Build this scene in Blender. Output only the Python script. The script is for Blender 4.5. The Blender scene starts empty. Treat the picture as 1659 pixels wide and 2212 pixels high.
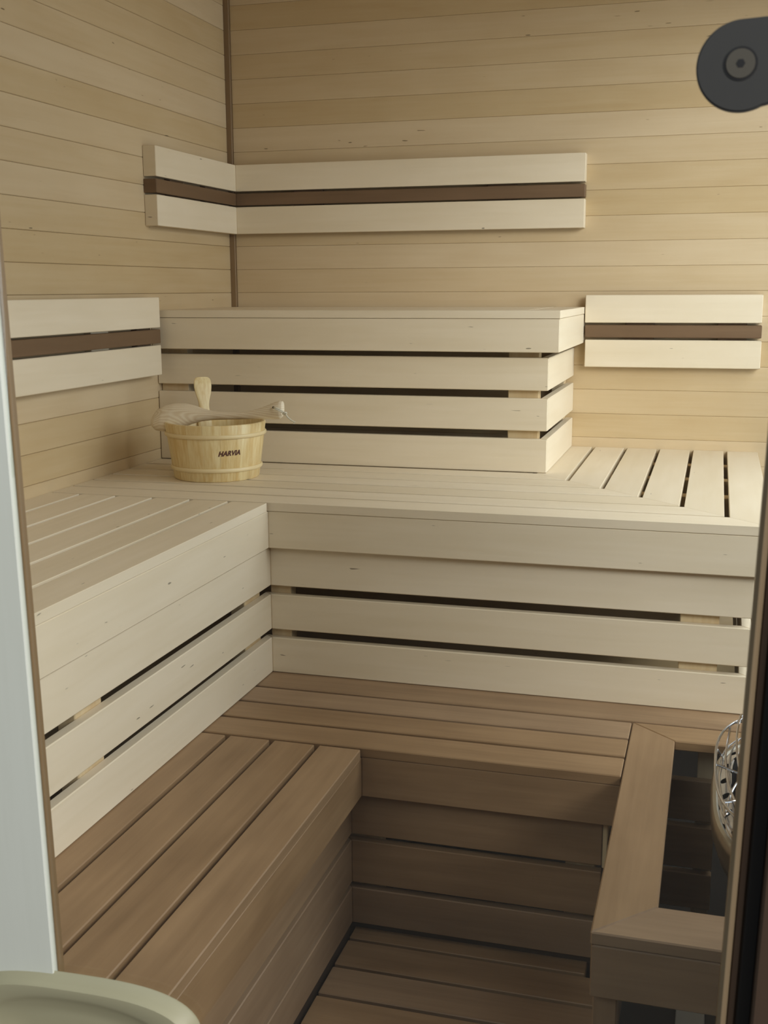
import bpy, bmesh, math, random
from mathutils import Vector, Matrix, noise
random.seed(11)
PI = math.pi
sc = bpy.context.scene
col = sc.collection

# ------------------------------------------------------------ camera
cd = bpy.data.cameras.new('camera')
cam = bpy.data.objects.new('camera', cd)
col.objects.link(cam)
R = Matrix(((0.9610530526633597, -0.04834347831896737, 0.2721028079062416),
            (0.2763247388343753, 0.1846740387444176, -0.9431543554063352),
            (-0.004654962357716276, 0.9816101097267941, 0.19084004770382804)))
cam.matrix_world = Matrix.Translation((1.58310, -3.65481, 1.40433)) @ R.to_4x4()
cd.sensor_fit = 'VERTICAL'
cd.sensor_height = 36.0
cd.sensor_width = 27.0
cd.lens = 2482.32 / 2212 * 36.0
cd.clip_start = 0.05
cd.dof.use_dof = True
cd.dof.focus_distance = 2.9
cd.dof.aperture_fstop = 14.0
sc.camera = cam

# ------------------------------------------------------------ world and light
w = bpy.data.worlds.new('world')
sc.world = w
w.use_nodes = True
bg = w.node_tree.nodes['Background']
bg.inputs['Color'].default_value = (0.90, 0.90, 0.88, 1)
bg.inputs['Strength'].default_value = 0.05


def area_light(name, loc, target, sx, sy, power, color):
    ld = bpy.data.lights.new(name, 'AREA')
    ld.shape = 'RECTANGLE'
    ld.size = sx
    ld.size_y = sy
    ld.energy = power
    ld.color = color
    o = bpy.data.objects.new(name, ld)
    col.objects.link(o)
    o.location = loc
    o.rotation_euler = (Vector(target) - Vector(loc)).to_track_quat('-Z', 'Y').to_euler()
    return o


# daylight outside the glazed right wall, and the brighter room in front of the door
area_light('daylight_right', (3.2, -1.3, 1.8), (1.0, -1.2, 1.1), 2.2, 1.4, 12, (0.90, 0.94, 1.0))
area_light('daylight_right_high', (2.32, -1.3, 2.15), (0.7, -1.3, 0.6), 1.9, 0.8, 19, (0.91, 0.94, 1.0))
area_light('daylight_right_near', (2.22, -0.8, 1.3), (1.1, -0.8, 0.9), 1.2, 0.9, 10, (0.88, 0.93, 1.0))
area_light('daylight_hall_right', (4.3, -5.0, 3.0), (0.9, -2.2, 0.9), 2.0, 1.4, 162, (1.0, 0.965, 0.96))
area_light('daylight_hall_high', (0.2, -5.6, 3.4), (1.0, -1.5, 1.0), 2.0, 1.5, 38, (0.78, 0.89, 1.0))

vs = sc.view_settings
vs.view_transform = 'Standard'
vs.look = 'None'
vs.gamma = 1.0
vs.use_curve_mapping = False
vs.exposure = 0.0


# ------------------------------------------------------------ materials
def lin(c):
    return tuple(((x / 255) / 12.92 if x / 255 <= 0.04045 else ((x / 255 + 0.055) / 1.055) ** 2.4) for x in c) + (1,)


def new_mat(name):
    m = bpy.data.materials.new(name)
    m.use_nodes = True
    nt = m.node_tree
    return m, nt, nt.nodes, nt.links, nt.nodes['Principled BSDF']


def wood(name, a, b, grain=1.0, rough=0.5, var=0.12, ring=0.0, spots=True, strength=0.5, blotch=0.25):
    """Procedural timber, grain along the object's local X axis, every object with its own cut of it."""
    m, nt, N, L, P = new_mat(name)
    tc = N.new('ShaderNodeTexCoord')
    oi = N.new('ShaderNodeObjectInfo')
    sep = N.new('ShaderNodeCombineXYZ')
    for k, mul in enumerate((37.0, 13.0, 21.0)):
        mm = N.new('ShaderNodeMath'); mm.operation = 'MULTIPLY'; mm.inputs[1].default_value = mul
        L.new(oi.outputs['Random'], mm.inputs[0]); L.new(mm.outputs[0], sep.inputs[k])
    add = N.new('ShaderNodeVectorMath'); add.operation = 'ADD'
    L.new(tc.outputs['Object'], add.inputs[0]); L.new(sep.outputs[0], add.inputs[1])

    def mapped(s):
        mp = N.new('ShaderNodeMapping'); mp.inputs['Scale'].default_value = s
        L.new(add.outputs[0], mp.inputs['Vector']); return mp.outputs[0]
    fine = N.new('ShaderNodeTexNoise'); fine.inputs['Scale'].default_value = 1.0
    fine.inputs['Detail'].default_value = 5; fine.inputs['Roughness'].default_value = 0.6
    fine.inputs['Distortion'].default_value = 0.25
    L.new(mapped((3.0, 75 * grain, 75 * grain)), fine.inputs['Vector'])
    broad = N.new('ShaderNodeTexNoise'); broad.inputs['Scale'].default_value = 1.0
    broad.inputs['Detail'].default_value = 3; broad.inputs['Distortion'].default_value = 0.9
    L.new(mapped((1.6, 14 * grain, 14 * grain)), broad.inputs['Vector'])
    cloud = N.new('ShaderNodeTexNoise'); cloud.inputs['Scale'].default_value = 5.0; cloud.inputs['Detail'].default_value = 2
    L.new(mapped((1, 2, 2)), cloud.inputs['Vector'])

    def math_(op, x, y):
        q = N.new('ShaderNodeMath'); q.operation = op
        for i, v in ((0, x), (1, y)):
            if isinstance(v, (int, float)): q.inputs[i].default_value = v
            else: L.new(v, q.inputs[i])
        return q.outputs[0]
    f = math_('MULTIPLY', math_('SUBTRACT', fine.outputs['Fac'], 0.5), strength * 1.6)
    g = math_('MULTIPLY', math_('SUBTRACT', broad.outputs['Fac'], 0.5), strength * 2.2)
    h = math_('MULTIPLY', math_('SUBTRACT', cloud.outputs['Fac'], 0.5), blotch * 2)
    t = math_('ADD', math_('ADD', math_('ADD', f, g), h), 0.5)
    if ring > 0:
        wv = N.new('ShaderNodeTexWave'); wv.wave_type = 'RINGS'; wv.rings_direction = 'SPHERICAL'
        wv.inputs['Scale'].default_value = 80; wv.inputs['Distortion'].default_value = 0.8
        wv.inputs['Detail'].default_value = 2; wv.inputs['Detail Scale'].default_value = 1.2
        mpr = N.new('ShaderNodeMapping')
        mpr.inputs['Scale'].default_value = (0.07, 1, 1); mpr.inputs['Location'].default_value = (0.0074, 0.004, -0.010)
        L.new(tc.outputs['Object'], mpr.inputs['Vector']); L.new(mpr.outputs[0], wv.inputs['Vector'])
        t = math_('ADD', t, math_('MULTIPLY', math_('SUBTRACT', wv.outputs['Fac'], 0.5), ring))
    mx = N.new('ShaderNodeMix'); mx.data_type = 'RGBA'; mx.clamp_factor = True
    L.new(t, mx.inputs[0]); mx.inputs[6].default_value = lin(a); mx.inputs[7].default_value = lin(b)
    out = mx.outputs[2]
    # board to board difference in tone
    rv = N.new('ShaderNodeMath'); rv.operation = 'MULTIPLY_ADD'
    L.new(oi.outputs['Random'], rv.inputs[0]); rv.inputs[1].default_value = var * 2; rv.inputs[2].default_value = 1 - var
    hsv = N.new('ShaderNodeHueSaturation')
    L.new(out, hsv.inputs['Color']); L.new(rv.outputs[0], hsv.inputs['Value'])
    sat = math_('ADD', math_('MULTIPLY', rv.outputs[0], -1.4), 2.4)
    L.new(sat, hsv.inputs['Saturation'])
    out = hsv.outputs[0]
    if spots:
        sp = N.new('ShaderNodeTexNoise'); sp.inputs['Scale'].default_value = 1.0; sp.inputs['Detail'].default_value = 0
        L.new(mapped((28, 170, 170)), sp.inputs['Vector'])
        cr = N.new('ShaderNodeMapRange'); cr.inputs['From Min'].default_value = 0.868; cr.inputs['From Max'].default_value = 0.90
        L.new(sp.outputs['Fac'], cr.inputs['Value'])
        m2 = N.new('ShaderNodeMix'); m2.data_type = 'RGBA'
        L.new(cr.outputs[0], m2.inputs[0]); L.new(out, m2.inputs[6])
        m2.inputs[7].default_value = tuple(v * 0.42 for v in lin(b)[:3]) + (1,)
        out = m2.outputs[2]
    L.new(out, P.inputs['Base Color'])
    P.inputs['Roughness'].default_value = rough
    P.inputs['Specular IOR Level'].default_value = 0.35
    bp = N.new('ShaderNodeBump'); bp.inputs['Strength'].default_value = 0.08; bp.inputs['Distance'].default_value = 0.002
    L.new(fine.outputs['Fac'], bp.inputs['Height']); L.new(bp.outputs[0], P.inputs['Normal'])
    return m


def plain(name, c, rough=0.5, metal=0.0, spec=0.5, nscale=0, namt=0.0, bump=0.0):
    m, nt, N, L, P = new_mat(name)
    P.inputs['Base Color'].default_value = lin(c)
    P.inputs['Roughness'].default_value = rough
    P.inputs['Metallic'].default_value = metal
    P.inputs['Specular IOR Level'].default_value = spec
    if nscale:
        tc = N.new('ShaderNodeTexCoord')
        n = N.new('ShaderNodeTexNoise'); n.inputs['Scale'].default_value = nscale; n.inputs['Detail'].default_value = 5
        L.new(tc.outputs['Object'], n.inputs['Vector'])
        mx = N.new('ShaderNodeMix'); mx.data_type = 'RGBA'
        lc = lin(c)
        mx.inputs[6].default_value = tuple(v * (1 - namt) for v in lc[:3]) + (1,)
        mx.inputs[7].default_value = tuple(min(1, v * (1 + namt)) for v in lc[:3]) + (1,)
        L.new(n.outputs['Fac'], mx.inputs[0]); L.new(mx.outputs[2], P.inputs['Base Color'])
        if bump:
            bp = N.new('ShaderNodeBump'); bp.inputs['Strength'].default_value = bump; bp.inputs['Distance'].default_value = 0.004
            L.new(n.outputs['Fac'], bp.inputs['Height']); L.new(bp.outputs[0], P.inputs['Normal'])
    return m


M = {}
M['aspen_wall'] = wood('aspen_panelling', (212, 191, 156), (196, 171, 131), rough=0.55, var=0.07, strength=0.45)
M['aspen'] = wood('aspen_bench', (236, 223, 200), (223, 208, 180), rough=0.5, var=0.035, strength=0.5)
M['thermo'] = wood('heat_treated_aspen', (167, 138, 106), (134, 107, 79), rough=0.42, var=0.06, strength=0.55, spots=False, blotch=0.5)
M['thermo_dark'] = wood('dark_accent_wood', (124, 98, 72), (100, 77, 54), rough=0.5, var=0.03, strength=0.5, spots=False)
M['support'] = wood('rough_spruce', (222, 204, 168), (202, 174, 132), rough=0.7, var=0.05, strength=0.8, spots=False)
M['pine'] = wood('bucket_pine', (236, 219, 172), (216, 187, 130), rough=0.35, var=0.03, strength=1.3, spots=False, grain=2.0, blotch=0.35)
M['hoop'] = wood('hoop_wood', (236, 220, 178), (222, 198, 148), rough=0.3, var=0.02, strength=0.3, spots=False)
M['ladle'] = wood('ladle_pine', (243, 233, 212), (216, 196, 164), rough=0.45, var=0.01, strength=0.25, ring=0.55, spots=False, grain=1.6, blotch=0.1)
M['leaf'] = wood('painted_door_wood', (224, 228, 216), (212, 216, 202), rough=0.5, var=0.01, strength=0.4, spots=False)
M['handle'] = wood('handle_wood', (176, 173, 142), (162, 156, 124), rough=0.45, var=0.01, strength=0.3, spots=False)
M['trim'] = wood('brown_trim_wood', (146, 120, 86), (124, 99, 68), rough=0.5, var=0.02, strength=0.4, spots=False)
M['jamb'] = wood('tan_jamb_wood', (150, 132, 104), (128, 110, 84), rough=0.35, var=0.02, strength=0.4, spots=False)
M['jamb_dark'] = wood('dark_jamb_wood', (84, 68, 54), (64, 50, 40), rough=0.4, var=0.02, strength=0.4, spots=False)
M['gasket'] = plain('black_gasket', (14, 14, 14), 0.6)
M['hinge'] = plain('grey_hinge_metal', (54, 54, 51), 0.6, 0.0, 0.35, 60, 0.05)
M['screw'] = plain('bronze_screw', (84, 80, 70), 0.45, 0.3, 0.4)
M['socket'] = plain('black_socket', (8, 8, 8), 0.7)
M['steel'] = plain('polished_steel', (205, 205, 208), 0.16, 1.0)
M['brushed'] = plain('brushed_steel', (176, 170, 156), 0.3, 1.0)
M['stove_dark'] = plain('dark_stove_metal', (38, 37, 38), 0.5, 0.6)
M['stone'] = plain('sauna_stone', (62, 66, 68), 0.7, 0, 0.4, 35, 0.45, 0.5)
M['stone_pale'] = plain('speckled_stone', (150, 168, 166), 0.7, 0, 0.4, 140, 0.75, 0.6)
M['cord'] = plain('white_cord', (214, 208, 190), 0.8, 0, 0.2, 300, 0.15)
M['ink'] = plain('burnt_lettering', (84, 44, 34), 0.6)
M['floor'] = plain('dark_floor_tile', (34, 31, 29), 0.8, 0, 0.4, 9, 0.25)
M['ground'] = plain('hall_floor', (122, 114, 104), 0.5, 0, 0.4, 4, 0.1)
M['foot'] = plain('light_grey_plate', (190, 196, 198), 0.4, 0.2)
M['felt'] = plain('dark_backing_foil', (46, 42, 40), 0.8)

g, nt, N, L, P = new_mat('door_glass')
N.remove(P)
tr = N.new('ShaderNodeBsdfTransparent'); tr.inputs[0].default_value = (0.965, 0.975, 0.962, 1)
gl = N.new('ShaderNodeBsdfGlossy'); gl.inputs['Roughness'].default_value = 0.0; gl.inputs[0].default_value = (0.9, 0.95, 1, 1)
fr = N.new('ShaderNodeFresnel'); fr.inputs[0].default_value = 1.45
gm = N.new('ShaderNodeNewGeometry')     # same index whichever face the ray meets first
ir = N.new('ShaderNodeMapRange'); ir.inputs['To Min'].default_value = 1.45; ir.inputs['To Max'].default_value = 1 / 1.45
L.new(gm.outputs['Backfacing'], ir.inputs['Value']); L.new(ir.outputs[0], fr.inputs[0])
ms = N.new('ShaderNodeMixShader')
L.new(fr.outputs[0], ms.inputs[0]); L.new(tr.outputs[0], ms.inputs[1]); L.new(gl.outputs[0], ms.inputs[2])
L.new(ms.outputs[0], N['Material Output'].inputs[0])
M['glass'] = g


# ------------------------------------------------------------ builders
WM = {}


def link(name, me, mat=None, parent=None, mw=None):
    o = bpy.data.objects.new(name, me)
    col.objects.link(o)
    if mw is None: mw = Matrix.Identity(4)
    WM[o] = mw.copy()
    if parent is not None:
        o.parent = parent
        o.matrix_basis = WM[parent].inverted() @ mw
    else:
        o.matrix_basis = mw
    if mat is not None and len(me.materials) == 0:
        me.materials.append(mat)
    return o


def thing(name, label, cat, loc=(0, 0, 0), group=None, kind=None):
    o = bpy.data.objects.new(name, None)
    col.objects.link(o)
    o.location = loc
    o.empty_display_size = 0.05
    WM[o] = Matrix.Translation(loc)
    if label: o['label'] = label
    if cat: o['category'] = cat
    if group: o['group'] = group
    if kind: o['kind'] = kind
    return o


CACHE = {}
AX = {'x': Matrix(((1, 0, 0), (0, 1, 0), (0, 0, 1))),
      'y': Matrix(((0, -1, 0), (1, 0, 0), (0, 0, 1))),
      'z': Matrix(((0, 0, -1), (0, 1, 0), (1, 0, 0)))}


def board(parent, name, mat, X, Y, Z, grain='x', m0=None, m1=None, bev=0.0018, label=None):
    """A bevelled board filling the box X, Y, Z; grain names its long axis. m0 / m1 mitre the low / high end:
    (axis, a, b) moves that end by a where the axis is low and by b where it is high."""
    lo = Vector((min(X), min(Y), min(Z))); hi = Vector((max(X), max(Y), max(Z)))
    gi = 'xyz'.index(grain)
    key = (tuple(round(v, 4) for v in hi - lo), grain, m0, m1, bev, mat)
    me = CACHE.get(key)
    c = (lo + hi) / 2
    A = AX[grain]
    if me is None:
        h = (hi - lo) / 2
        bm = bmesh.new()
        vv = {}
        for i in (0, 1):
            for j in (0, 1):
                for k in (0, 1):
                    p = Vector(((-h.x, h.x)[i], (-h.y, h.y)[j], (-h.z, h.z)[k]))
                    end = (i, j, k)[gi]
                    mm = m1 if end else m0
                    if mm:
                        p[gi] += mm[1 + (i, j, k)['xyz'.index(mm[0])]]
                    vv[i, j, k] = bm.verts.new(A.inverted() @ p)
        for f in (((0, 0, 0), (0, 1, 0), (1, 1, 0), (1, 0, 0)), ((0, 0, 1), (1, 0, 1), (1, 1, 1), (0, 1, 1)),
                  ((0, 0, 0), (1, 0, 0), (1, 0, 1), (0, 0, 1)), ((0, 1, 0), (0, 1, 1), (1, 1, 1), (1, 1, 0)),
                  ((0, 0, 0), (0, 0, 1), (0, 1, 1), (0, 1, 0)), ((1, 0, 0), (1, 1, 0), (1, 1, 1), (1, 0, 1))):
            bm.faces.new([vv[q] for q in f])
        if bev:
            bmesh.ops.bevel(bm, geom=bm.edges[:], offset=bev, segments=1, affect='EDGES', profile=0.5)
        bmesh.ops.recalc_face_normals(bm, faces=bm.faces[:])
        me = bpy.data.meshes.new(name)
        bm.to_mesh(me); bm.free()
        CACHE[key] = me
    o = link(name, me, mat, parent, Matrix.Translation(c) @ A.to_4x4())
    if label: o['label'] = label
    return o


def mesh_obj(name, verts, faces, mat, parent=None, mw=None, smooth=False):
    me = bpy.data.meshes.new(name)
    me.from_pydata([tuple(v) for v in verts], [], faces)
    bm = bmesh.new(); bm.from_mesh(me)
    bmesh.ops.recalc_face_normals(bm, faces=bm.faces[:])
    bm.to_mesh(me); bm.free()
    if smooth:
        me.polygons.foreach_set('use_smooth', [True] * len(me.polygons))
        try: me.set_sharp_from_angle(angle=math.radians(40))
        except Exception: pass
    return link(name, me, mat, parent, mw)


def tube(pts, r, seg=10, closed=False, caps=True):
    """verts, faces of a tube along pts; r a number or a list."""
    n = len(pts)
    pts = [Vector(p) for p in pts]
    V_, F_ = [], []
    up = None
    for i in range(n):
        if closed: t = (pts[(i + 1) % n] - pts[i - 1]).normalized()
        else: t = (pts[min(i + 1, n - 1)] - pts[max(i - 1, 0)]).normalized()
        if up is None:
            up = Vector((0, 0, 1)) if abs(t.z) < 0.9 else Vector((1, 0, 0))
        a = (up - t * up.dot(t)).normalized(); b = t.cross(a)
        up = a
        rr = r[i] if isinstance(r, (list, tuple)) else r
        for k in range(seg):
            th = 2 * PI * k / seg
            V_.append(pts[i] + a * math.cos(th) * rr + b * math.sin(th) * rr)
    m = n if closed else n - 1
    for i in range(m):
        for k in range(seg):
            j = (i + 1) % n
            F_.append((i * seg + k, i * seg + (k + 1) % seg, j * seg + (k + 1) % seg, j * seg + k))
    if caps and not closed:
        F_.append(tuple(range(seg))[::-1]); F_.append(tuple((n - 1) * seg + k for k in range(seg)))
    return V_, F_


def join(parts):
    V_, F_ = [], []
    for v, f in parts:
        o = len(V_); V_ += list(v); F_ += [tuple(i + o for i in q) for q in f]
    return V_, F_


def smooth_path(P_, n=8, closed=False):
    P_ = [Vector(p) for p in P_]
    out = []
    m = len(P_)
    rng = range(m if closed else m - 1)
    for i in rng:
        p0 = P_[(i - 1) % m] if closed or i > 0 else P_[0]
        p1 = P_[i]; p2 = P_[(i + 1) % m]
        p3 = P_[(i + 2) % m] if closed or i + 2 < m else P_[m - 1]
        for k in range(n):
            t = k / n
            out.append(0.5 * ((2 * p1) + (-p0 + p2) * t + (2 * p0 - 5 * p1 + 4 * p2 - p3) * t * t + (-p0 + 3 * p1 - 3 * p2 + p3) * t ** 3))
    if not closed: out.append(P_[-1])
    return out


# ------------------------------------------------------------ room shell
XR, YF, HC = 1.98, -2.50, 2.42          # right wall, front wall (inner face), ceiling
PITCH, JZ = 0.0756, 1.3932              # wall panelling


def setting(name, mat, X, Y, Z):
    o = board(None, name, mat, X, Y, Z, 'x', bev=0)
    o['kind'] = 'structure'
    return o


fl = setting('floor', M['floor'], (-0.1, XR + 0.1), (YF - 0.12, 0.1), (-0.08, 0.0))
fo = setting('floor_hall', M['ground'], (-3.5, 5.5), (-7.5, YF - 0.12), (-0.08, -0.002))
wl = setting('wall_left', M['felt'], (-0.10, -0.016), (YF, 0.1), (0, HC))
wb = setting('wall_back', M['felt'], (-0.016, XR + 0.1), (0.016, 0.10), (0, HC))
wb['kind'] = 'structure'
rows = []
k = -18
while JZ + PITCH * k < HC:
    z0 = max(0.0, JZ + PITCH * k); z1 = min(HC, JZ + PITCH * (k + 1))
    if z1 - z0 > 0.02: rows.append((z0, z1))
    k += 1
for z0, z1 in rows:
    board(wb, 'plank', M['aspen_wall'], (0.018, XR), (0, 0.016), (z0 + 0.0002, z1 - 0.0002), 'x', bev=0.0011)
    board(wl, 'plank', M['aspen_wall'], (-0.016, 0), (YF, -0.010), (z0 + 0.0003, z1 - 0.0003), 'y', bev=0.0016)
t1 = board(None, 'trim_1', M['trim'], (-0.004, 0.0175), (-0.0095, 0.012), (0, HC), 'z', bev=0.0015)
t1['kind'] = 'structure'; t1['label'] = 'narrow brown wooden strip up the corner between left and back wall'

# right wall, glazed: bottom rail, posts, head and the pane; daylight comes in here
wr = setting('wall_right', M['aspen_wall'], (XR, XR + 0.1), (YF, 0.016), (0, 0.55))
board(wr, 'post', M['aspen_wall'], (XR, XR + 0.1), (-0.10, 0.016), (0.55, HC), 'z')
board(wr, 'post', M['aspen_wall'], (XR, XR + 0.1), (YF, YF + 0.10), (0.55, HC), 'z')
board(wr, 'head', M['aspen_wall'], (XR, XR + 0.1), (YF + 0.10, -0.10), (2.30, HC), 'y')
wn = thing('window_1', None, None, (XR + 0.05, -1.25, 0.55), kind='structure')
board(wn, 'pane', M['glass'], (XR + 0.045, XR + 0.053), (YF + 0.10, -0.10), (0.55, 2.30), 'y', bev=0)
for y in (YF + 0.10, -0.14):
    board(wn, 'window_frame', M['trim'], (XR + 0.02, XR + 0.08), (y, y + 0.04), (0.55, 2.30), 'z')
for z in (0.55, 2.26):
    board(wn, 'window_frame', M['trim'], (XR + 0.02, XR + 0.08), (YF + 0.14, -0.14), (z, z + 0.04), 'y')

ce = setting('ceiling', M['felt'], (-0.1, XR + 0.1), (YF - 0.12, 0.1), (HC + 0.016, HC + 0.09))
y = 0.0
while y > YF - 0.1:
    board(ce, 'plank', M['aspen_wall'], (0, XR), (y - 0.0745, y), (HC, HC + 0.016), 'x', bev=0.0015)
    y -= 0.0756

# front wall: panelled left of the door, head above it, post right of it
DX0, DX1 = 0.58, 1.66
wf = thing('wall_front', None, None, (0, YF, 0), kind='structure')
board(wf, 'panel', M['aspen_wall'], (-0.10, DX0), (YF - 0.10, YF), (0, HC), 'x')
board(wf, 'head', M['aspen_wall'], (DX0, XR + 0.1), (YF - 0.10, YF), (1.90, HC), 'x')
board(wf, 'panel', M['jamb_dark'], (1.72, XR + 0.1), (YF - 0.10, YF), (0, 1.90), 'z')


# ------------------------------------------------------------ backrests
def backrest_back(t, x0, x1, T, zs, left=None, right=True, gm=None):
    pass


UZ = ((1.7190, 1.8025), (1.6739, 1.7119), (1.5832, 1.6689))
LZ = ((1.2975, 1.3830), (1.2530, 1.2925), (1.1625, 1.2478))
T = 0.0404
PT = 0.020    # board thickness
t = thing('corner_backrest', 'pale upper backrest wrapping the corner above the top bench, dark stripe between its boards', 'backrest', (0.0, 0.0, UZ[2][0]))
for i, (z0, z1) in enumerate(UZ):
    mt = M['thermo_dark'] if i == 1 else M['aspen']
    nm = 'accent_strip' if i == 1 else 'backrest_board'
    ex = 0.0015 if i == 1 else 0
    lb = {'label': 'dark brown wooden strip'} if i == 1 else {}
    bv = 0.0012
    board(t, nm, mt, (T - PT, 1.1754), (-T, -T + PT), (z0, z1), 'x', m0=('y', PT, 0), m1=('y', 0, -PT), bev=bv, **lb)
    board(t, nm, mt, (T - PT, T), (-0.6052 - ex, -T + PT), (z0, z1), 'y', m0=('x', PT, 0), m1=('x', 0, -PT), bev=bv, **lb)
    # mitred returns that close the two ends
    board(t, 'end_cap', mt, (1.1754 - PT, 1.1754), (-T, -0.0005), (z0, z1), 'y', m0=('x', PT, 0), bev=bv, **lb)
    board(t, 'end_cap', mt, (0.0005, T), (-0.6052 - ex, -0.6052 - ex + PT), (z0, z1), 'x', m1=('y', 0, -PT), bev=bv, **lb)
for (a, b) in ((0.234, 0.333), (0.873, 0.9635)):
    board(t, 'batten', M['thermo_dark'], (a, b), (-T + PT, -0.0005), (1.60, 1.79), 'z')
for (a, b) in ((-0.478, -0.392), (-0.234, -0.146)):
    board(t, 'batten', M['thermo_dark'], (0.0005, T - PT), (a, b), (1.60, 1.79), 'z')

t = thing('side_backrest', 'pale lower backrest on the left wall above the left bench, dark stripe in it', 'backrest', (0.0, -1.2, LZ[2][0]))
for i, (z0, z1) in enumerate(LZ):
    mt = M['thermo_dark'] if i == 1 else M['aspen']
    nm = 'accent_strip' if i == 1 else 'backrest_board'
    lb = {'label': 'dark brown wooden strip'} if i == 1 else {}
    board(t, nm, mt, (T - PT, T), (-2.40, -0.6180), (z0, z1), 'y', m1=('x', 0, 0), **lb)
for a in (-0.97, -1.50, -2.1):
    board(t, 'batten', M['aspen'], (0.0005, T - PT), (a, a + 0.09), (1.18, 1.37), 'z')
board(t, 'batten', M['thermo_dark'], (0.0005, T - PT), (-0.72, -0.64), (1.18, 1.37), 'z')

t = thing('back_wall_backrest', 'short pale lower backrest on the back wall at the right, dark stripe in it', 'backrest', (1.45, 0, LZ[2][0]))
for i, (z0, z1) in enumerate(LZ):
    mt = M['thermo_dark'] if i == 1 else M['aspen']
    nm = 'accent_strip' if i == 1 else 'backrest_board'
    lb = {'label': 'dark brown wooden strip'} if i == 1 else {}
    ex = 0.001 * (i - 1)
    board(t, nm, mt, (1.1875 + ex, 1.7065 + ex), (-T, -T + PT), (z0 + 0.001, z1 - 0.001), 'x', m1=('y', 0, -PT), **lb)
    board(t, 'end_cap', mt, (1.7065 + ex - PT, 1.7065 + ex), (-T, -0.0005), (z0 + 0.001, z1 - 0.001), 'y', m0=('x', PT, 0), **lb)
for a in (1.308, 1.58):
    board(t, 'batten', M['thermo_dark'], (a, a + 0.085), (-T + PT, -0.0005), (1.18, 1.37), 'z')

# ------------------------------------------------------------ benches
TH = 0.0207        # slat thickness
FT = 0.022         # front board thickness
W_ = 0.0885
SP = 0.0995        # slat pitch

# ---- top bench (box on the seat)
zt = 1.3459
bx, by = 1.184, -0.5994
ix, iy = 1.1520, -0.5687
zm = 0.9091
t = thing('sauna_bench', 'short pale top bench box against the back wall, above the wide pale seat', 'bench', (0.6, -0.3, zm + 0.0005))
for k in range(6):
    y0 = by + 0.1 * k
    if k == 0:
        board(t, 'seat_slat', M['aspen'], (0.0015, bx), (y0, y0 + W_), (zt - TH, zt), 'x', m1=('y', 0, -W_), bev=0.0008)
        board(t, 'seat_slat', M['aspen'], (bx - W_, bx), (by, -0.0015), (zt - TH, zt), 'y', m0=('x', W_, 0), bev=0.0008)
    else:
        board(t, 'seat_slat', M['aspen'], (0.0015, bx - W_ - 0.009), (y0, min(y0 + W_, -0.0015)), (zt - TH, zt), 'x', bev=0.0008)
za = 1.2361
board(t, 'apron', M['aspen'], (0.0015, bx - 0.001), (by + 0.001, by + 0.001 + FT), (za, zt - TH - 0.001), 'x', m1=('y', 0, -FT))
board(t, 'apron', M['aspen'], (bx - 0.001 - FT, bx - 0.001), (by + 0.001, -0.0015), (za, zt - TH - 0.001), 'y', m0=('x', FT, 0))
BS = ((1.1326, 1.2203), (1.0236, 1.1112), (zm + 0.0008, 1.0011))
for z0, z1 in BS:
    board(t, 'front_board', M['aspen'], (0.0015, ix), (iy, iy + FT), (z0, z1), 'x', m1=('y', 0, -FT))
    board(t, 'side_board', M['aspen'], (ix - FT, ix), (iy, -0.0015), (z0, z1), 'y', m0=('x', FT, 0))
for a, b in ((1.040, 1.124), (0.002, 0.088)):
    board(t, 'support_post', M['support'], (a, b), (iy + FT + 0.0005, iy + FT + 0.038), (zm + 0.001, zt - TH - 0.001), 'z')
board(t, 'support_post', M['support'], (ix - FT - 0.040, ix - FT - 0.0005), (-0.050, -0.003), (zm + 0.001, zt - TH - 0.001), 'z')
board(t, 'support_rail', M['support'], (0.09, 1.12), (-0.30, -0.265), (zt - TH - 0.046, zt - TH - 0.001), 'x')

# ---- middle bench
XL, YM, XRR = 0.5789, -1.1631, 1.7153
t = thing('sauna_bench', 'wide pale middle bench wrapping the left and back walls, carrying the wooden bucket', 'bench', (0.8, -0.8, 0.4795))
for k in range(7):
    y0 = YM + 0.1002 * k
    x1 = XRR - 0.1 * k
    board(t, 'seat_slat', M['aspen'], (0.0015, x1), (y0, y0 + W_), (zm - TH, zm), 'x', m1=('y', 0, -W_), bev=0.0008)
    if k < 6:
        board(t, 'seat_slat', M['aspen'], (x1 - W_, x1), (y0, -0.0015), (zm - TH, zm), 'y', m0=('x', W_, 0), bev=0.0008)
for k in range(6):
    x1 = XL - 0.0995 * k
    board(t, 'seat_slat', M['aspen'], (max(0.0015, x1 - W_), x1), (YF + 0.002, YM - 0.009), (zm - TH, zm), 'y', bev=0.0008)
zs, za = 0.8885, 0.7982
board(t, 'apron', M['aspen'], (XL - 0.001 - FT, XRR - 0.001), (YM + 0.001, YM + 0.001 + FT), (za, zs - 0.001), 'x', m0=('y', FT, 0), m1=('y', 0, -FT))
board(t, 'apron', M['aspen'], (XRR - 0.001 - FT, XRR - 0.001), (YM + 0.001, -0.0015), (za, zs - 0.001), 'y', m0=('x', FT, 0))
board(t, 'apron', M['aspen'], (XL - 0.001 - FT, XL - 0.001), (YF + 0.002, YM + 0.001 + FT), (za, zs - 0.001), 'y', m1=('x', 0, -FT))
XLI, YMI, XRI = 0.5690, -1.1330, 1.6835
XLI_, YMI_ = 0.5600, -1.1330
zl = 0.4788
MS = ((0.6988, 0.7950), (0.5891, 0.6762), (zl + 0.0008, 0.5675))
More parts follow.
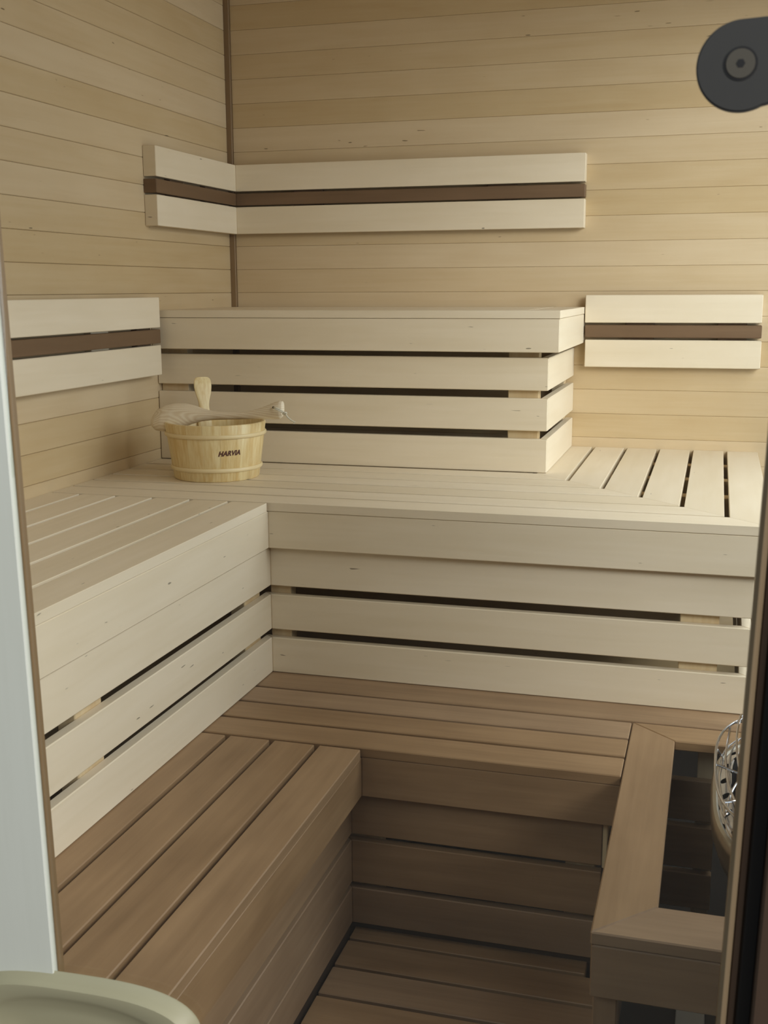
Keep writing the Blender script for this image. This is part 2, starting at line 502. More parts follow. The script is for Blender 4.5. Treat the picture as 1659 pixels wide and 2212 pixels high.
for z0, z1 in MS:
    board(t, 'front_board', M['aspen'], (XLI - FT, XRI), (YMI, YMI + FT), (z0, z1), 'x', m0=('y', FT, 0), m1=('y', 0, -FT))
    board(t, 'front_board', M['aspen'], (XLI - FT, XLI), (YF + 0.002, YMI + FT), (z0, z1), 'y', m1=('x', 0, -FT))
    board(t, 'side_board', M['aspen'], (XRI - FT, XRI), (YMI, -0.0015), (z0, z1), 'y', m0=('x', FT, 0))
pz = (zl + 0.001, zs - 0.002)
board(t, 'support_post', M['support'], (1.532, 1.616), (YMI + FT + 0.0005, YMI + FT + 0.036), pz, 'z')
board(t, 'support_post', M['support'], (XLI - 0.010, 0.612), (YMI + FT + 0.0005, YMI + FT + 0.036), pz, 'z')
board(t, 'support_post', M['support'], (XLI - FT - 0.036, XLI - FT - 0.0005), (-1.995, -1.905), pz, 'z')
board(t, 'support_post', M['support'], (XLI - FT - 0.036, XLI - FT - 0.0005), (-1.245, -1.150), pz, 'z')
for y0 in (-0.165, -0.43, -0.69):
    board(t, 'cross_batten', M['support'], (1.16, XRI - FT - 0.001), (y0 - 0.022, y0 + 0.022), (zm - TH - 0.046, zm - TH - 0.0005), 'x')
for x0 in (0.25, 0.85, 1.10):
    board(t, 'cross_batten', M['support'], (x0, x0 + 0.044), (YMI + FT + 0.037, -0.03), (zm - TH - 0.046, zm - TH - 0.0005), 'y')
for y0 in (-1.45, -1.95, -2.35):
    board(t, 'cross_batten', M['support'], (0.004, XLI - FT - 0.037), (y0, y0 + 0.044), (zm - TH - 0.046, zm - TH - 0.0005), 'x')

# ---- lower bench
XLo, YLo = 0.9206, -1.5317
gx0 = 1.4455
t = thing('sauna_bench', 'brown lower step bench below the pale benches, wrapping round to the stove guard', 'bench', (0.8, -1.4, 0.0))
for k in range(4):
    y0 = YLo + 0.1002 * k
    x1 = gx0 - 0.002 if k < 3 else XR - 0.002
    board(t, 'seat_slat', M['thermo'], (0.50, x1), (y0, y0 + W_ + (0.033 if k == 3 else 0)), (zl - TH, zl), 'x')
    x1 = XLo - 0.0997 * k
    board(t, 'seat_slat', M['thermo'], (x1 - W_, x1), ((-2.588 if k < 3 else YF + 0.002), YLo - 0.009), (zl - TH, zl), 'y')
zs, za = 0.4586, 0.3720
board(t, 'apron', M['thermo'], (XLo - 0.001 - FT, gx0 - 0.002), (YLo + 0.001, YLo + 0.001 + FT), (za, zs - 0.001), 'x', m0=('y', FT, 0))
board(t, 'apron', M['thermo'], (XLo - 0.001 - FT, XLo - 0.001), (-2.588, YLo + 0.001 + FT), (za, zs - 0.001), 'y', m1=('x', 0, -FT))
XLI2, YLI2 = 0.8856, -1.4967
LS = ((0.2678, 0.3600), (0.1566, 0.2536), (0.0618, 0.1443))
for z0, z1 in LS:
    board(t, 'front_board', M['thermo'], (XLI2 - FT, 1.4095), (YLI2, YLI2 + FT), (z0, z1), 'x', m0=('y', FT, 0))
    board(t, 'front_board', M['thermo'], (XLI2 - FT, XLI2), (-2.588, YLI2 + FT), (z0, z1), 'y', m1=('x', 0, -FT))
    board(t, 'back_board', M['thermo'], (1.4315, 1.625), (-1.243, -1.221), (z0, z1), 'x')
pz = (0.0005, zs - 0.002)
board(t, 'support_post', M['support'], (1.335, 1.395), (YLI2 + FT + 0.0005, YLI2 + FT + 0.036), pz, 'z')
board(t, 'support_post', M['support'], (0.872, 0.945), (YLI2 + FT + 0.0005, YLI2 + FT + 0.036), pz, 'z')
board(t, 'support_post', M['support'], (1.410, 1.420), (YLI2 + 0.002, YLI2 + FT + 0.036), (0.262, 0.371), 'z')
board(t, 'support_post', M['support'], (1.585, 1.622), (-1.220, -1.18), pz, 'z')
for y0 in (-1.80, -2.35):
    board(t, 'support_post', M['support'], (XLI2 - FT - 0.036, XLI2 - FT - 0.0005), (y0, y0 + 0.09), pz, 'z')
    board(t, 'cross_batten', M['support'], (0.02, XLI2 - FT - 0.037), (y0, y0 + 0.044), (zl - TH - 0.046, zl - TH - 0.0005), 'x')
board(t, 'support_post', M['support'], (0.62, 0.70), (-1.16, -1.12), pz, 'z')
board(t, 'gap_shade_board', M['jamb_dark'], (XLI2 - FT - 0.001, 1.400), (YLI2 + FT - 0.003, YLI2 + FT + 0.008), (0.0004, 0.0612), 'x', bev=0)  # added dark board standing in for shade in the gap, hides the pale posts
board(t, 'gap_shade_board', M['jamb_dark'], (XLI2 - FT - 0.001, XLI2 - FT + 0.014), (-2.49, YLI2 + FT - 0.017), (0.0004, 0.0612), 'y', bev=0)  # the same along the left section, dark wood in place of shade

# ---- duckboard
t = thing('duckboard', 'brown slatted wooden duckboard on the floor between the lower bench and the stove guard', 'duckboard', (1.15, -2.0, 0.0))
zf = 0.045
fy = [(-1.5285, -1.4820)] + [(-1.538 - 0.1012 * k - 0.0915, -1.538 - 0.1012 * k) for k in range(9)]
for k, (y0, y1) in enumerate(fy):
    board(t, 'floor_slat', M['thermo'], (0.888, 1.387 if k == 0 else 1.438), (y0, y1), (zf - 0.022, zf), 'x')
for x0 in (0.93, 1.14, 1.34):
    board(t, 'runner', M['thermo'], (x0, x0 + 0.04), (-2.44, -1.485), (0.0003, zf - 0.0225), 'y')

# ---- stove guard
t = thing('stove_guard', 'brown mitred wooden frame railing round the stove at the bottom right', 'guard', (1.71, -1.66, 0.0))
gy0, gy1 = -2.0986, -1.2395
gxi, gyi0, gyi1 = 1.5372, -2.0012, -1.3233
gx1 = XR - 0.002
gw, gwb, gwf = gxi - gx0, gy1 - gyi1, gyi0 - gy0
board(t, 'top_rail', M['thermo'], (gx0, gxi), (gy0, gy1), (zl - TH, zl), 'y', m0=('x', 0, gwf), m1=('x', 0, -gwb), bev=0.0022)
board(t, 'top_rail', M['thermo'], (gx0, gx1), (gy0, gyi0), (zl - TH, zl), 'x', m0=('y', 0, gw), bev=0.0022)
board(t, 'top_rail', M['thermo'], (gx0, gx1), (gyi1, gy1), (zl - TH, zl), 'x', m0=('y', gw, 0), bev=0.0022)
board(t, 'apron', M['thermo'], (gx0 + 0.001, gx1), (gy0 + 0.001, gy0 + 0.001 + FT), (0.3735, zl - TH - 0.001), 'x', m0=('y', 0, FT))
board(t, 'apron', M['thermo'], (gx0 + 0.001, gx0 + 0.001 + FT), (gy0 + 0.001, gy1 - 0.01), (0.3735, zl - TH - 0.001), 'y', m0=('x', 0, FT))
for z0, z1 in LS[:2]:
    board(t, 'side_board', M['thermo'], (gx0 + 0.008, gx0 + 0.03), (gy0 + 0.03, gy1 - 0.01), (z0, z1), 'y')
board(t, 'leg', M['thermo'], (gx0 + 0.004, gx0 + 0.040), (gy0 + 0.026, gy0 + 0.066), (0.0005, 0.373), 'z')
board(t, 'leg', M['thermo'], (gx1 - 0.045, gx1 - 0.002), (gy0 + 0.026, gy0 + 0.066), (0.0005, zl - TH - 0.001), 'z')
board(t, 'leg', M['thermo'], (gx0 + 0.032, gx0 + 0.072), (gy1 - 0.05, gy1 - 0.012), (0.0005, zl - TH - 0.001), 'z')

# ------------------------------------------------------------ stove
SX, SY = 1.862, -1.655
SA, SB, SN = 0.252, 0.305, 3.0


def sup(th, s=1.0, dz=0.0, da=0.0):
    c, s_ = math.cos(th), math.sin(th)
    a, b = SA + da, SB + da
    r = (abs(c / a) ** SN + abs(s_ / b) ** SN) ** (-1 / SN)
    x = SX + r * c
    return Vector((min(x, XR - 0.012), SY + r * s_, dz))


def stove_loft(prof, seg=72):
    V_, F_ = [], []
    for da, z in prof:
        for k in range(seg):
            V_.append(sup(2 * PI * k / seg, dz=z, da=da))
    for i in range(len(prof) - 1):
        for k in range(seg):
            F_.append((i * seg + k, i * seg + (k + 1) % seg, (i + 1) * seg + (k + 1) % seg, (i + 1) * seg + k))
    return V_, F_


RZ = 0.525
t = thing('sauna_stove', 'rounded polished steel electric sauna stove with wire guard inside the wooden frame', 'stove', (SX, SY, 0.0))
v, f = stove_loft([(-0.0125, RZ - 0.001), (-0.0085, RZ + 0.0015), (-0.003, RZ), (0.0, RZ - 0.006), (0.001, RZ - 0.022), (-0.002, RZ - 0.042), (-0.012, RZ - 0.072), (-0.032, RZ - 0.102), (-0.068, RZ - 0.128)])
mesh_obj('bowl', v, f, M['brushed'], t, smooth=True)
v, f = stove_loft([(-0.070, RZ - 0.127), (-0.085, 0.14)])
mesh_obj('casing', v, f, M['stove_dark'], t, smooth=True)
v, f = stove_loft([(-0.036, RZ + 0.0115), (-0.040, RZ - 0.10), (-0.08, RZ - 0.118), (-0.19, RZ - 0.120)])
mesh_obj('stone_basket', v, f, M['stove_dark'], t, smooth=True)
board(t, 'foot', M['foot'], (1.567, 1.622), (-1.78, -1.53), (0.0003, 0.012), 'x', label='light grey foot plate')
board(t, 'foot', M['foot'], (1.80, 1.855), (-1.78, -1.53), (0.0003, 0.012), 'x', label='light grey foot plate')
board(t, 'stand', M['stove_dark'], (1.622, 1.80), (-1.77, -1.54), (0.0005, 0.010), 'x')
board(t, 'stand', M['stove_dark'], (1.72, 1.96), (-1.72, -1.59), (0.012, 0.16), 'z')
# collar with round holes, each hole cut out
nc = 24
rad = 0.70
V_, F_ = [], []
ths = []
per = [sup(2 * PI * i / 720, da=-0.022) for i in range(721)]
acc = [0]
for i in range(720): acc.append(acc[-1] + (per[i + 1] - per[i]).length)


def at_len(s):
    s = s % acc[-1]
    lo_, hi_ = 0, 720
    while hi_ - lo_ > 1:
        m_ = (lo_ + hi_) // 2
        if acc[m_] <= s: lo_ = m_
        else: hi_ = m_
    fr_ = (s - acc[lo_]) / max(1e-9, acc[lo_ + 1] - acc[lo_])
    return 2 * PI * (lo_ + fr_) / 720


def collar_pt(s, t_):      # s running length, t_ -1..1 across the collar
    th = at_len(s)
    u = (t_ + 1) / 2
    return sup(th, dz=RZ - 0.001 + 0.013 * u, da=-0.0125 - 0.0225 * u)


step = acc[-1] / nc
for c_ in range(nc):
    s0 = (c_ + 0.5) * step
    n = 16
    base = len(V_)
    for k in range(n):
        a = 2 * PI * k / n + PI / n
        q = max(abs(math.cos(a)), abs(math.sin(a)))
        V_.append(collar_pt(s0 + math.cos(a) / q * step / 2, math.sin(a) / q))
    for k in range(n):
        a = 2 * PI * k / n + PI / n
        V_.append(collar_pt(s0 + math.cos(a) * 0.0112, math.sin(a) * rad))
    for k in range(n):
        F_.append((base + k, base + (k + 1) % n, base + n + (k + 1) % n, base + n + k))
cl = mesh_obj('perforated_collar', V_, F_, M['steel'], t)
cl['label'] = 'polished collar with a row of round holes'
sm = cl.modifiers.new('thick', 'SOLIDIFY'); sm.thickness = 0.0015; sm.offset = 0


def wire(name, pts, r=0.0022, closed=False):
    v, f = tube(pts, r, 8, closed)
    return mesh_obj(name, v, f, M['steel'], t, smooth=True)


def loop(da, z):
    return [sup(2 * PI * k / 64, dz=z, da=da) for k in range(64)]


wire('guard_wire', loop(-0.005, RZ + 0.050), r=0.0026, closed=True)
wire('guard_wire', loop(-0.012, RZ + 0.016), r=0.0018, closed=True)
wire('guard_wire', loop(-0.030, RZ + 0.034), r=0.0018, closed=True)
# arching wires: read from the left side, mirrored to the wall side
ARCS = (
    ((1.662, -1.41, 0.58), (1.654, -1.499, 0.58), (1.652, -1.57, 0.58), (1.653, -1.635, 0.58), (1.657, -1.706, 0.58), (1.664, -1.79, 0.58)),
    ((1.641, -1.465, 0.57), (1.633, -1.595, 0.57), (1.634, -1.669, 0.57), (1.637, -1.727, 0.57), (1.644, -1.776, 0.57), (1.653, -1.821, 0.57), (1.672, -1.862, 0.57)),
    ((1.628, -1.581, 0.555), (1.623, -1.657, 0.555), (1.624, -1.716, 0.555), (1.629, -1.78, 0.555), (1.632, -1.841, 0.555), (1.641, -1.889, 0.555), (1.655, -1.912, 0.555)),
    ((1.667, -1.674, 0.565), (1.656, -1.691, 0.565), (1.647, -1.723, 0.565), (1.64, -1.759, 0.565), (1.635, -1.801, 0.565), (1.631, -1.845, 0.565)),
)
TOP = loop(-0.005, RZ + 0.050)


def snap(arc):
    a, b = Vector(arc[0]), Vector(arc[-1])
    pa = min(TOP, key=lambda q: (q - a).length + 0.3 * abs(q.y - 2 * a.y + arc[1][1]))
    pb = min(TOP, key=lambda q: (q - b).length + 0.3 * abs(q.y - 2 * b.y + arc[-2][1]))
    out = list(arc)
    if (pa - a).length < 0.09: out = [tuple(pa)] + out
    if (pb - b).length < 0.09: out = out + [tuple(pb)]
    return out


ARCS = [snap(a) for a in ARCS]
for arc in ARCS:
    wire('guard_wire', smooth_path(arc, 6))
    wire('guard_wire', smooth_path([(min(2 * SX - x, XR - 0.01), y, z) for x, y, z in arc], 6))
for yy in (-1.44,):
    wire('guard_wire', smooth_path([tuple(min([q for q in TOP if q.x < SX], key=lambda q: abs(q.y - yy))), (1.70, yy, RZ + 0.060), (1.80, yy, RZ + 0.068), (1.90, yy, RZ + 0.060), (1.955, yy, RZ + 0.047)], 5))

# stones, one object each
ST = []
for k in range(3):
    bm = bmesh.new()
    bmesh.ops.create_icosphere(bm, subdivisions=3, radius=1.0)
    for v in bm.verts:
        d = v.co.normalized()
        n1 = noise.noise(d * 1.4 + Vector((k * 9.1, 0, 0))); n2 = noise.noise(d * 3.6 + Vector((0, k * 5.3, 0)))
        v.co = d * (1 + 0.35 * n1 + 0.14 * n2)
        v.co.z *= 0.78
    me = bpy.data.meshes.new('stone'); bm.to_mesh(me); bm.free()
    me.materials.append(M['stone'])
    ST.append(me)
spots = []
for ly, (zc, n_, sh) in enumerate(((RZ - 0.078, 13, -0.080), (RZ - 0.016, 13, -0.072))):
    for i in range(n_):
        th = 2 * PI * (i + 0.5 * ly) / n_
        p = sup(th, dz=zc, da=sh)
        spots.append((p, 0.034))
for ly, zc in enumerate((RZ - 0.078, RZ - 0.018)):
    for i in range(-3, 4):
        for jx in (-0.085, -0.02, 0.03):
            if abs(i) == 3 or ly == 0: continue
            spots.append((Vector((SX + jx, SY + i * 0.060 + 0.01 * ly, zc)), 0.032))
pale_i = min(range(len(spots)), key=lambda i: (spots[i][0] - Vector((1.70, -1.47, RZ - 0.024))).length)
rim = sorted([i for i, (p, r) in enumerate(spots) if p.x < 1.72 and p.z > RZ - 0.05 and i != pale_i], key=lambda i: spots[i][0].y)
ORD = ['nearest the front', 'second from the front', 'third from the front', 'fourth from the front', 'fifth from the front', 'sixth from the front', 'seventh from the front', 'eighth from the front']
for i, (p, r) in enumerate(spots):
    me = ST[i % 3]
    if i == pale_i:
        me = me.copy(); me.materials.clear(); me.materials.append(M['stone_pale'])
    s = r * random.uniform(0.88, 1.02)
    mw = Matrix.Translation(p) @ Matrix.Rotation(random.uniform(0, 6.28), 4, 'Z') @ Matrix.Rotation(random.uniform(-0.5, 0.5), 4, 'X') @ Matrix.Diagonal((s, s, s, 1))
    o = link('sauna_stone', me, None, None, mw)
    o['category'] = 'stone'
    o['group'] = 'stones heaped in the sauna stove'
    if i == pale_i: o['label'] = 'pale speckled stone lying at the far edge of the stove basket'
    elif i in rim: o['label'] = 'dark grey stone at the left rim of the stove basket, ' + ORD[rim.index(i)]
    else: o['label'] = 'dark grey rough stone lying deeper in the stove basket, away from its left rim'

# ------------------------------------------------------------ bucket
BC = Vector((0.300, -0.832, zm + 0.0006))
RB, RT, BH = 0.1137, 0.1345, 0.150
t = thing('wooden_bucket', 'round pale pine bucket with two wooden hoops and an upright ear, on the middle bench', 'bucket', BC)


def brad(z): return RB + (RT - RB) * z / BH


EAR = math.radians(129)
ns = 18
tk = 0.011
for i in range(ns):
    a0 = EAR - PI / ns + 2 * PI * i / ns + 0.0009; a1 = EAR + PI / ns + 2 * PI * i / ns - 0.0009
    V_, F_ = [], []
    nz, na = 4, 4
    zz_ = [0.0, 0.004, BH - 0.004, BH] if i else [0.0, 0.004, BH - 0.004, BH]
    for side in (0, 1):
        for z in zz_:
            for k in range(na + 1):
                a = a0 + (a1 - a0) * k / na
                rr = brad(z) - side * tk
                if z in (0.0, BH): rr += (-0.003 if side == 0 else 0.003)
                # rounded long edges
                if side == 0 and k in (0, na): rr -= 0.0003
                V_.append(Vector((math.cos(a) * rr, math.sin(a) * rr, z)))
    row = na + 1
    half = 4 * row
    for j in range(3):
        for k in range(na):
            F_.append((j * row + k, j * row + k + 1, (j + 1) * row + k + 1, (j + 1) * row + k))
            F_.append((half + j * row + k, half + (j + 1) * row + k, half + (j + 1) * row + k + 1, half + j * row + k + 1))
        for k in (0, na):
            F_.append((j * row + k, (j + 1) * row + k, half + (j + 1) * row + k, half + j * row + k))
    for k in range(na):
        F_.append((k, k + 1, half + k + 1, half + k))
        F_.append((3 * row + k, 3 * row + k + 1, half + 3 * row + k + 1, half + 3 * row + k))
    # local X up so that the grain runs along the stave
    A = AX['z'].to_4x4()
    am = (a0 + a1) / 2
    Lm = Matrix.Rotation(am, 4, 'Z') @ A
    inv = Lm.inverted()
    mesh_obj('stave', [inv @ v for v in V_], F_, M['pine'], t, Matrix.Translation(BC) @ Lm, smooth=True)
# the ear: a spoon-shaped upright grip standing up from the back stave
prof = [(0.070, 0.0190), (0.150, 0.0200), (0.160, 0.0170), (0.172, 0.0145), (0.186, 0.0148), (0.200, 0.0180), (0.214, 0.0222), (0.228, 0.0245), (0.240, 0.0245), (0.249, 0.0225), (0.2545, 0.0180), (0.2565, 0.0100)]
prof = smooth_path([(z, h_, 0) for z, h_ in prof], 3)
V_, F_ = [], []
for p in prof:
    z, hw = p[0], p[1]
    out = brad(z) - tk - 0.0055 + (0.010 * ((z - 0.15) / 0.1) ** 2 if z > 0.15 else 0)
    ht = 0.0055 if z < 0.24 else 0.0055 * max(0.45, (0.262 - z) / 0.022)
    sh = (z - 0.15) * 0.03 if z > 0.15 else 0
    ring = []
    for k in range(16):
        a = 2 * PI * k / 16
        cx_, sy_ = math.cos(a), math.sin(a)
        e = 0.55
        u = math.copysign(abs(cx_) ** e, cx_) * hw; v_ = math.copysign(abs(sy_) ** e, sy_) * ht
        V_.append(Vector((out + v_, u - sh, z)))
for i in range(len(prof) - 1):
    for k in range(16):
        F_.append((i * 16 + k, i * 16 + (k + 1) % 16, (i + 1) * 16 + (k + 1) % 16, (i + 1) * 16 + k))
F_.append(tuple(range(16))); F_.append(tuple((len(prof) - 1) * 16 + k for k in range(16)))
Lm = Matrix.Rotation(EAR, 4, 'Z') @ AX['z'].to_4x4()
inv = AX['z'].to_4x4().inverted()
mesh_obj('ear', [inv @ v for v in V_], F_, M['pine'], t, Matrix.Translation(BC) @ Lm, smooth=True)
# bottom
V_ = [Vector((math.cos(2 * PI * k / 48) * (RB - tk + 0.001), math.sin(2 * PI * k / 48) * (RB - tk + 0.001), z)) for z in (0.010, 0.020) for k in range(48)]
F_ = [tuple(range(48)), tuple(range(48, 96))] + [(k, (k + 1) % 48, 48 + (k + 1) % 48, 48 + k) for k in range(48)]
mesh_obj('bottom', V_, F_, M['pine'], t, Matrix.Translation(BC))
for hz in (0.031, 0.120):
    V_, F_ = [], []
    ss = 10
    for k in range(96):
        a = 2 * PI * k / 96
        for q in range(ss):
            b = 2 * PI * q / ss
            rr = brad(hz) + 0.0015 + 0.0038 * math.cos(b)
            V_.append(Vector((math.cos(a) * rr, math.sin(a) * rr, hz + 0.0055 * math.sin(b))))
    for k in range(96):
        for q in range(ss):
            F_.append((k * ss + q, k * ss + (q + 1) % ss, ((k + 1) % 96) * ss + (q + 1) % ss, ((k + 1) % 96) * ss + q))
    mesh_obj('hoop', V_, F_, M['hoop'], t, Matrix.Translation(BC), smooth=True)
# burnt lettering, wrapped round the bucket wall
fc = bpy.data.curves.new('lettering', 'FONT')
fc.body = 'HARVIA'
fc.size = 0.0178
fc.shear = 0.28
fc.offset = 0.0008
fc.space_character = 1.04
fc.align_x = 'CENTER'
fc.align_y = 'CENTER'
fc.extrude = 0.0
fc.resolution_u = 4
fo_ = bpy.data.objects.new('lettering_src', fc)
col.objects.link(fo_)
bpy.context.view_layer.update()
dg = bpy.context.evaluated_depsgraph_get()
tm = bpy.data.meshes.new_from_object(fo_.evaluated_get(dg))
bpy.data.objects.remove(fo_, do_unlink=True)
bm = bmesh.new(); bm.from_mesh(tm)
bmesh.ops.triangulate(bm, faces=bm.faces[:])
ta = math.radians(-50.0)
zc = 0.9862 - BC.z
for v in bm.verts:
    x, y = v.co.x, v.co.y * 1.0
    z = zc + y + 0.03 * x
    rr = brad(z) + 0.0005
    a = ta + x * 0.92 / rr
    v.co = Vector((math.cos(a) * rr, math.sin(a) * rr, z))
bm.to_mesh(tm); bm.free()
lt = link('lettering', tm, M['ink'], t, Matrix.Translation(BC))
lt['label'] = 'small dark brown slanted lettering burnt on the bucket front'
tm.materials.clear(); tm.materials.append(M['ink'])

# ------------------------------------------------------------ ladle, lying across the rim
t = thing('ladle', 'pale wooden ladle lying across the bucket rim, cord loop at its handle end', 'ladle', (0.30, -0.865, 1.0605))
# stations along x: (x, z centre, half height, half width)
S_ = [(0.129, 1.0585, 0.002, 0.005), (0.134, 1.0590, 0.013, 0.019), (0.146, 1.0615, 0.021, 0.031), (0.166, 1.0655, 0.0262, 0.038), (0.192, 1.0700, 0.0262, 0.040),
      (0.220, 1.0742, 0.0225, 0.036), (0.246, 1.0765, 0.0180, 0.028), (0.272, 1.0765, 0.0142, 0.020), (0.300, 1.0755, 0.0118, 0.0150), (0.335, 1.0755, 0.0100, 0.0135),
      (0.375, 1.0765, 0.0092, 0.013), (0.412, 1.0800, 0.0105, 0.0135), (0.442, 1.0850, 0.0145, 0.014), (0.466, 1.0900, 0.0190, 0.0145), (0.484, 1.0935, 0.0225, 0.0145),
      (0.498, 1.0965, 0.0238, 0.0130), (0.505, 1.0990, 0.0200, 0.010), (0.508, 1.1010, 0.0150, 0.006)]
S2 = []
for i in range(len(S_) - 1):
    a = [Vector(S_[max(0, i - 1)][:3]), Vector(S_[i][:3]), Vector(S_[i + 1][:3]), Vector(S_[min(len(S_) - 1, i + 2)][:3])]
    for k in range(4):
        u = k / 4
        S2.append(tuple(S_[i][q] * (1 - u) + S_[i + 1][q] * u for q in range(4)))
S2.append(S_[-1])
LC = Vector((0.30, -0.865, 1.0605))
V_, F_ = [], []
seg = 24
for (x, z, hh, hw) in S2:
    yb = -0.865 + 0.010 * math.sin((x - 0.13) * 8)
    for k in range(seg):
        a = 2 * PI * k / seg
        ca, sa = math.cos(a), math.sin(a)
        e = 0.85
        zz2 = math.copysign(abs(sa) ** e, sa) * hh
        # the bowl lies face down: its underside is hollowed
        if x < 0.255 and sa < 0:
            dep = max(0, 1 - ((x - 0.197) / 0.058) ** 2)
            zz2 += 1.15 * hh * dep * max(0, 1 - (ca / 0.82) ** 2)
        uu = math.copysign(abs(ca) ** e, ca) * hw
        q_ = min(1, max(0, (0.335 - x) / 0.10)); ROLL = math.radians(46) * q_ * q_ * (3 - 2 * q_)
        V_.append(Vector((x, yb + uu * math.cos(ROLL) - zz2 * math.sin(ROLL), z + uu * math.sin(ROLL) + zz2 * math.cos(ROLL))) - LC)
for i in range(len(S2) - 1):
    for k in range(seg):
        F_.append((i * seg + k, i * seg + (k + 1) % seg, (i + 1) * seg + (k + 1) % seg, (i + 1) * seg + k))
F_.append(tuple(range(seg))); F_.append(tuple((len(S2) - 1) * seg + k for k in range(seg)))
mesh_obj('scoop', V_, F_, M['ladle'], t, Matrix.Translation(LC), smooth=True)
yc = -0.885
path = smooth_path([(0.486, yc + 0.008, 1.104), (0.494, yc - 0.004, 1.1045), (0.506, yc - 0.004, 1.100), (0.516, yc, 1.093), (0.521, yc, 1.0885), (0.526, yc, 1.081), (0.535, yc, 1.0735), (0.543, yc, 1.069)], 5)
a = tube(path, 0.0021, 8)
path2 = smooth_path([(0.486, yc + 0.008, 1.103), (0.496, yc - 0.007, 1.1010), (0.509, yc - 0.007, 1.0955), (0.519, yc - 0.002, 1.0885)], 5)
b = tube(path2, 0.0018, 8)
kn = [(0.5195 + 0.0042 * math.cos(q), yc - 0.001 + 0.004 * math.sin(q), 1.0895 + 0.0028 * math.cos(q * 1.0 + 1)) for q in [2 * PI * k / 14 for k in range(14)]]
c_ = tube(kn, 0.0024, 8, True)
fr_ = [tube([(0.5425, yc, 1.0695), (0.5465 + dx, yc + dy, 1.0655 + dz)], [0.0012, 0.0005], 5) for dx, dy, dz in ((0, 0, 0), (0.002, 0.002, 0.004), (-0.002, -0.002, -0.003), (0.001, -0.003, 0.001))]
v, f = join([a, b, c_] + fr_)
cdo = mesh_obj('cord', v, f, M['cord'], t, smooth=True)
cdo['label'] = 'short knotted off-white cord'
ho = mesh_obj('cord_hole', *tube([(0.4865, -0.8795, 1.1040), (0.4865, -0.8808, 1.1040)], 0.0030, 12), M['socket'], t)

# ------------------------------------------------------------ door
dr = thing('door_1', None, None, (1.25, -2.60, 0), kind='structure')
dr['label'] = 'glass sauna door with a pale wooden stile, hinge at its top right'


def leaned(parent, name, mat, X, Y, Z, lean, grain='z', bev=0.003, **kw):
    o = board(parent, name, mat, X, Y, Z, grain, bev=bev, **kw)
    px = Vector(((X[0] + X[1]) / 2, (Y[0] + Y[1]) / 2, 1.20))
    mw = Matrix.Translation(px) @ Matrix.Rotation(lean, 4, 'Y') @ Matrix.Translation(-px) @ WM[o]
    WM[o] = mw
    o.matrix_basis = (WM[parent].inverted() @ mw) if parent else mw
    return o


LEAN = -0.0225
leaned(dr, 'stile', M['leaf'], (0.66, 0.8742), (-2.616, -2.598), (0.012, 1.87), LEAN, bev=0.001)
leaned(dr, 'edge_strip', M['trim'], (0.8742, 0.8778), (-2.608, -2.598), (0.012, 1.87), LEAN, bev=0.001)
leaned(dr, 'pane', M['glass'], (0.874, 1.640), (-2.613, -2.607), (0.012, 1.87), 0.0, bev=0)
board(dr, 'top_rail', M['leaf'], (0.64, 1.64), (-2.630, -2.600), (1.87, 1.895), 'x')
# hinge plate: rounded at the left end, a small step where it widens round the screw
hc = Vector((1.5910, -2.6135, 1.5820))
pts = []
r_h = 0.0362
for k in range(41):
    a = math.radians(92 + k * (298 - 92) / 40)
    pts.append((hc.x + r_h * math.cos(a), hc.z + r_h * math.sin(a)))
pts += [(hc.x + 0.0205, hc.z - 0.0312), (hc.x + 0.024, hc.z - 0.0302), (1.69, hc.z - 0.0302), (1.69, hc.z + 0.0385), (1.62, hc.z + 0.0375)]
V_ = [Vector((x - hc.x, 0, z - hc.z)) for x, z in pts]
bm = bmesh.new()
fa = bm.faces.new([bm.verts.new(v) for v in V_])
ex = bmesh.ops.extrude_face_region(bm, geom=[fa])
for v in [q for q in ex['geom'] if isinstance(q, bmesh.types.BMVert)]: v.co.y -= 0.007
bmesh.ops.recalc_face_normals(bm, faces=bm.faces[:])
bmesh.ops.bevel(bm, geom=[e for e in bm.edges if all(abs(v.co.y + 0.007) < 1e-5 for v in e.verts)], offset=0.0012, segments=2, affect='EDGES')
me = bpy.data.meshes.new('hinge'); bm.to_mesh(me); bm.free()
hg = link('hinge', me, M['hinge'], dr, Matrix.Translation(hc))
hg['label'] = 'grey metal hinge plate with rounded end and socket screw'
sp = Vector((1.5900, -2.6206, 1.5836))


def disc(r, y0, y1, n=32, cx=0.0, cz=0.0):
    V_ = [Vector((cx + r * math.cos(2 * PI * k / n), y, cz + r * math.sin(2 * PI * k / n))) for y in (y0, y1) for k in range(n)]
    F_ = [tuple(range(n)), tuple(range(n, 2 * n))] + [(k, (k + 1) % n, n + (k + 1) % n, n + k) for k in range(n)]
    return V_, F_


v, f = disc(0.0134, 0, -0.0006); mesh_obj('screw_seat', v, f, M['socket'], hg, Matrix.Translation(sp))
v, f = disc(0.0115, -0.0006, -0.0014); mesh_obj('screw', v, f, M['screw'], hg, Matrix.Translation(sp))
v, f = disc(0.0036, -0.0014, -0.0018, 6); mesh_obj('screw_socket', v, f, M['socket'], hg, Matrix.Translation(sp))
# oval pull handle with a scooped recess, on the stile
HC_ = Vector((0.9190, -2.631, 0.5775))


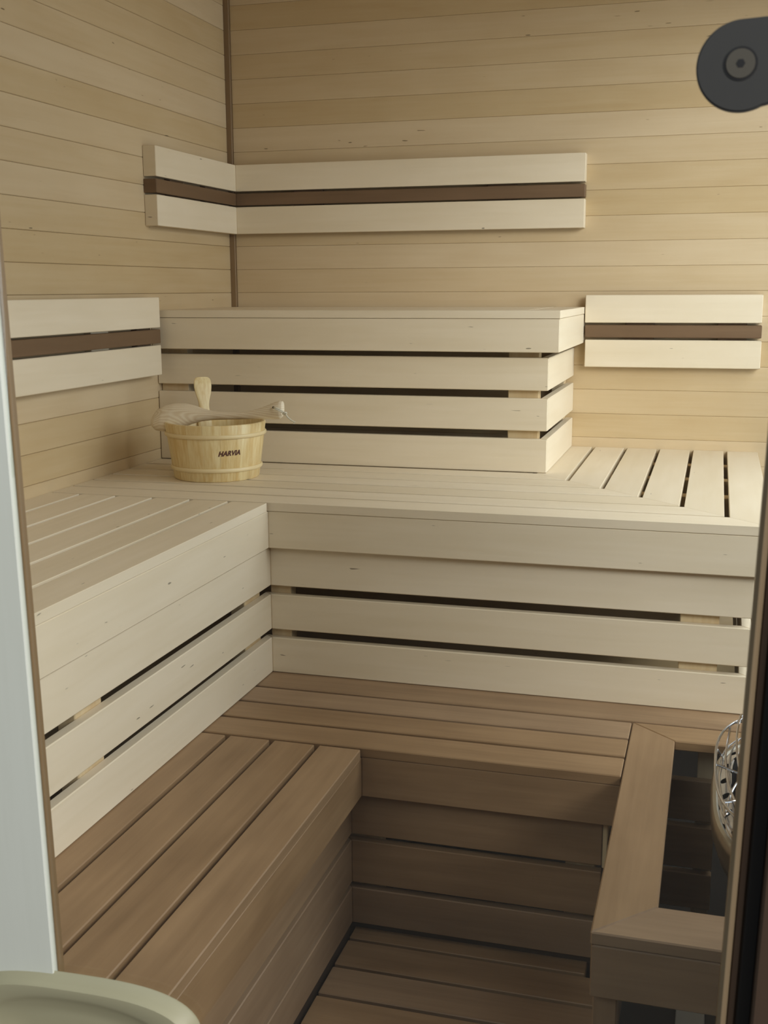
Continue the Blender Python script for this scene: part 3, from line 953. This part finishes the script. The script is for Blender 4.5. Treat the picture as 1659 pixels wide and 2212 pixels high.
def ell(ax_, az_, y, n=64, p=2.2, ox=0.0, oz=0.0):
    out = []
    for k in range(n):
        a = 2 * PI * k / n
        c_, s_ = math.cos(a), math.sin(a)
        out.append(Vector((ox + math.copysign(abs(c_) ** (2 / p), c_) * ax_, y, oz + math.copysign(abs(s_) ** (2 / p), s_) * az_)))
    return out


rings = [ell(0.152, 0.062, 0.0175, p=3), ell(0.150, 0.060, 0.0165, p=3), ell(0.1425, 0.0535, 0.0025, p=2.9), ell(0.140, 0.0515, 0.0, p=2.9), ell(0.118, 0.0445, 0.0, p=2.3, oz=-0.002), ell(0.112, 0.040, 0.0035, oz=-0.0035),
         ell(0.104, 0.035, 0.007, oz=-0.005), ell(0.100, 0.033, 0.0075, oz=-0.005), ell(0.088, 0.027, 0.011, oz=-0.006), ell(0.060, 0.018, 0.012, oz=-0.006)]
V_, F_ = [], []
for r in rings: V_ += r
for i in range(len(rings) - 1):
    for k in range(64):
        F_.append((i * 64 + k, i * 64 + (k + 1) % 64, (i + 1) * 64 + (k + 1) % 64, (i + 1) * 64 + k))
F_.append(tuple(range(64))); F_.append(tuple((len(rings) - 1) * 64 + k for k in range(64)))
hd = mesh_obj('pull_handle', V_, F_, M['handle'], dr, Matrix.Translation(HC_) @ Matrix.Rotation(math.radians(-1.5), 4, 'Y'), smooth=True)
hd['label'] = 'pale oval wooden pull handle with a scooped recess'

# right jamb: tan stop with rounded nose, black gasket, dark post
RL = 0.027
j = leaned(None, 'trim_2', M['jamb'], (1.6262, 1.6345), (-2.628, -2.600), (0.0, 1.90), RL, bev=0.005)
j['kind'] = 'structure'; j['label'] = 'tan rounded wooden door stop at the right edge'
j = leaned(None, 'trim_3', M['gasket'], (1.6432, 1.6560), (-2.622, -2.585), (0.0, 1.90), RL, bev=0.001)
j['kind'] = 'structure'; j['label'] = 'black door gasket'
j = leaned(None, 'trim_5', M['jamb_dark'], (1.6342, 1.6432), (-2.618, -2.590), (0.0, 1.90), RL, bev=0.002)
j['kind'] = 'structure'; j['label'] = 'dark brown strip beside the tan door stop'
j = leaned(None, 'trim_4', M['jamb_dark'], (1.6560, 1.760), (-2.640, -2.560), (0.0, 1.90), RL, bev=0.002)
j['kind'] = 'structure'; j['label'] = 'dark brown door post at the right edge'
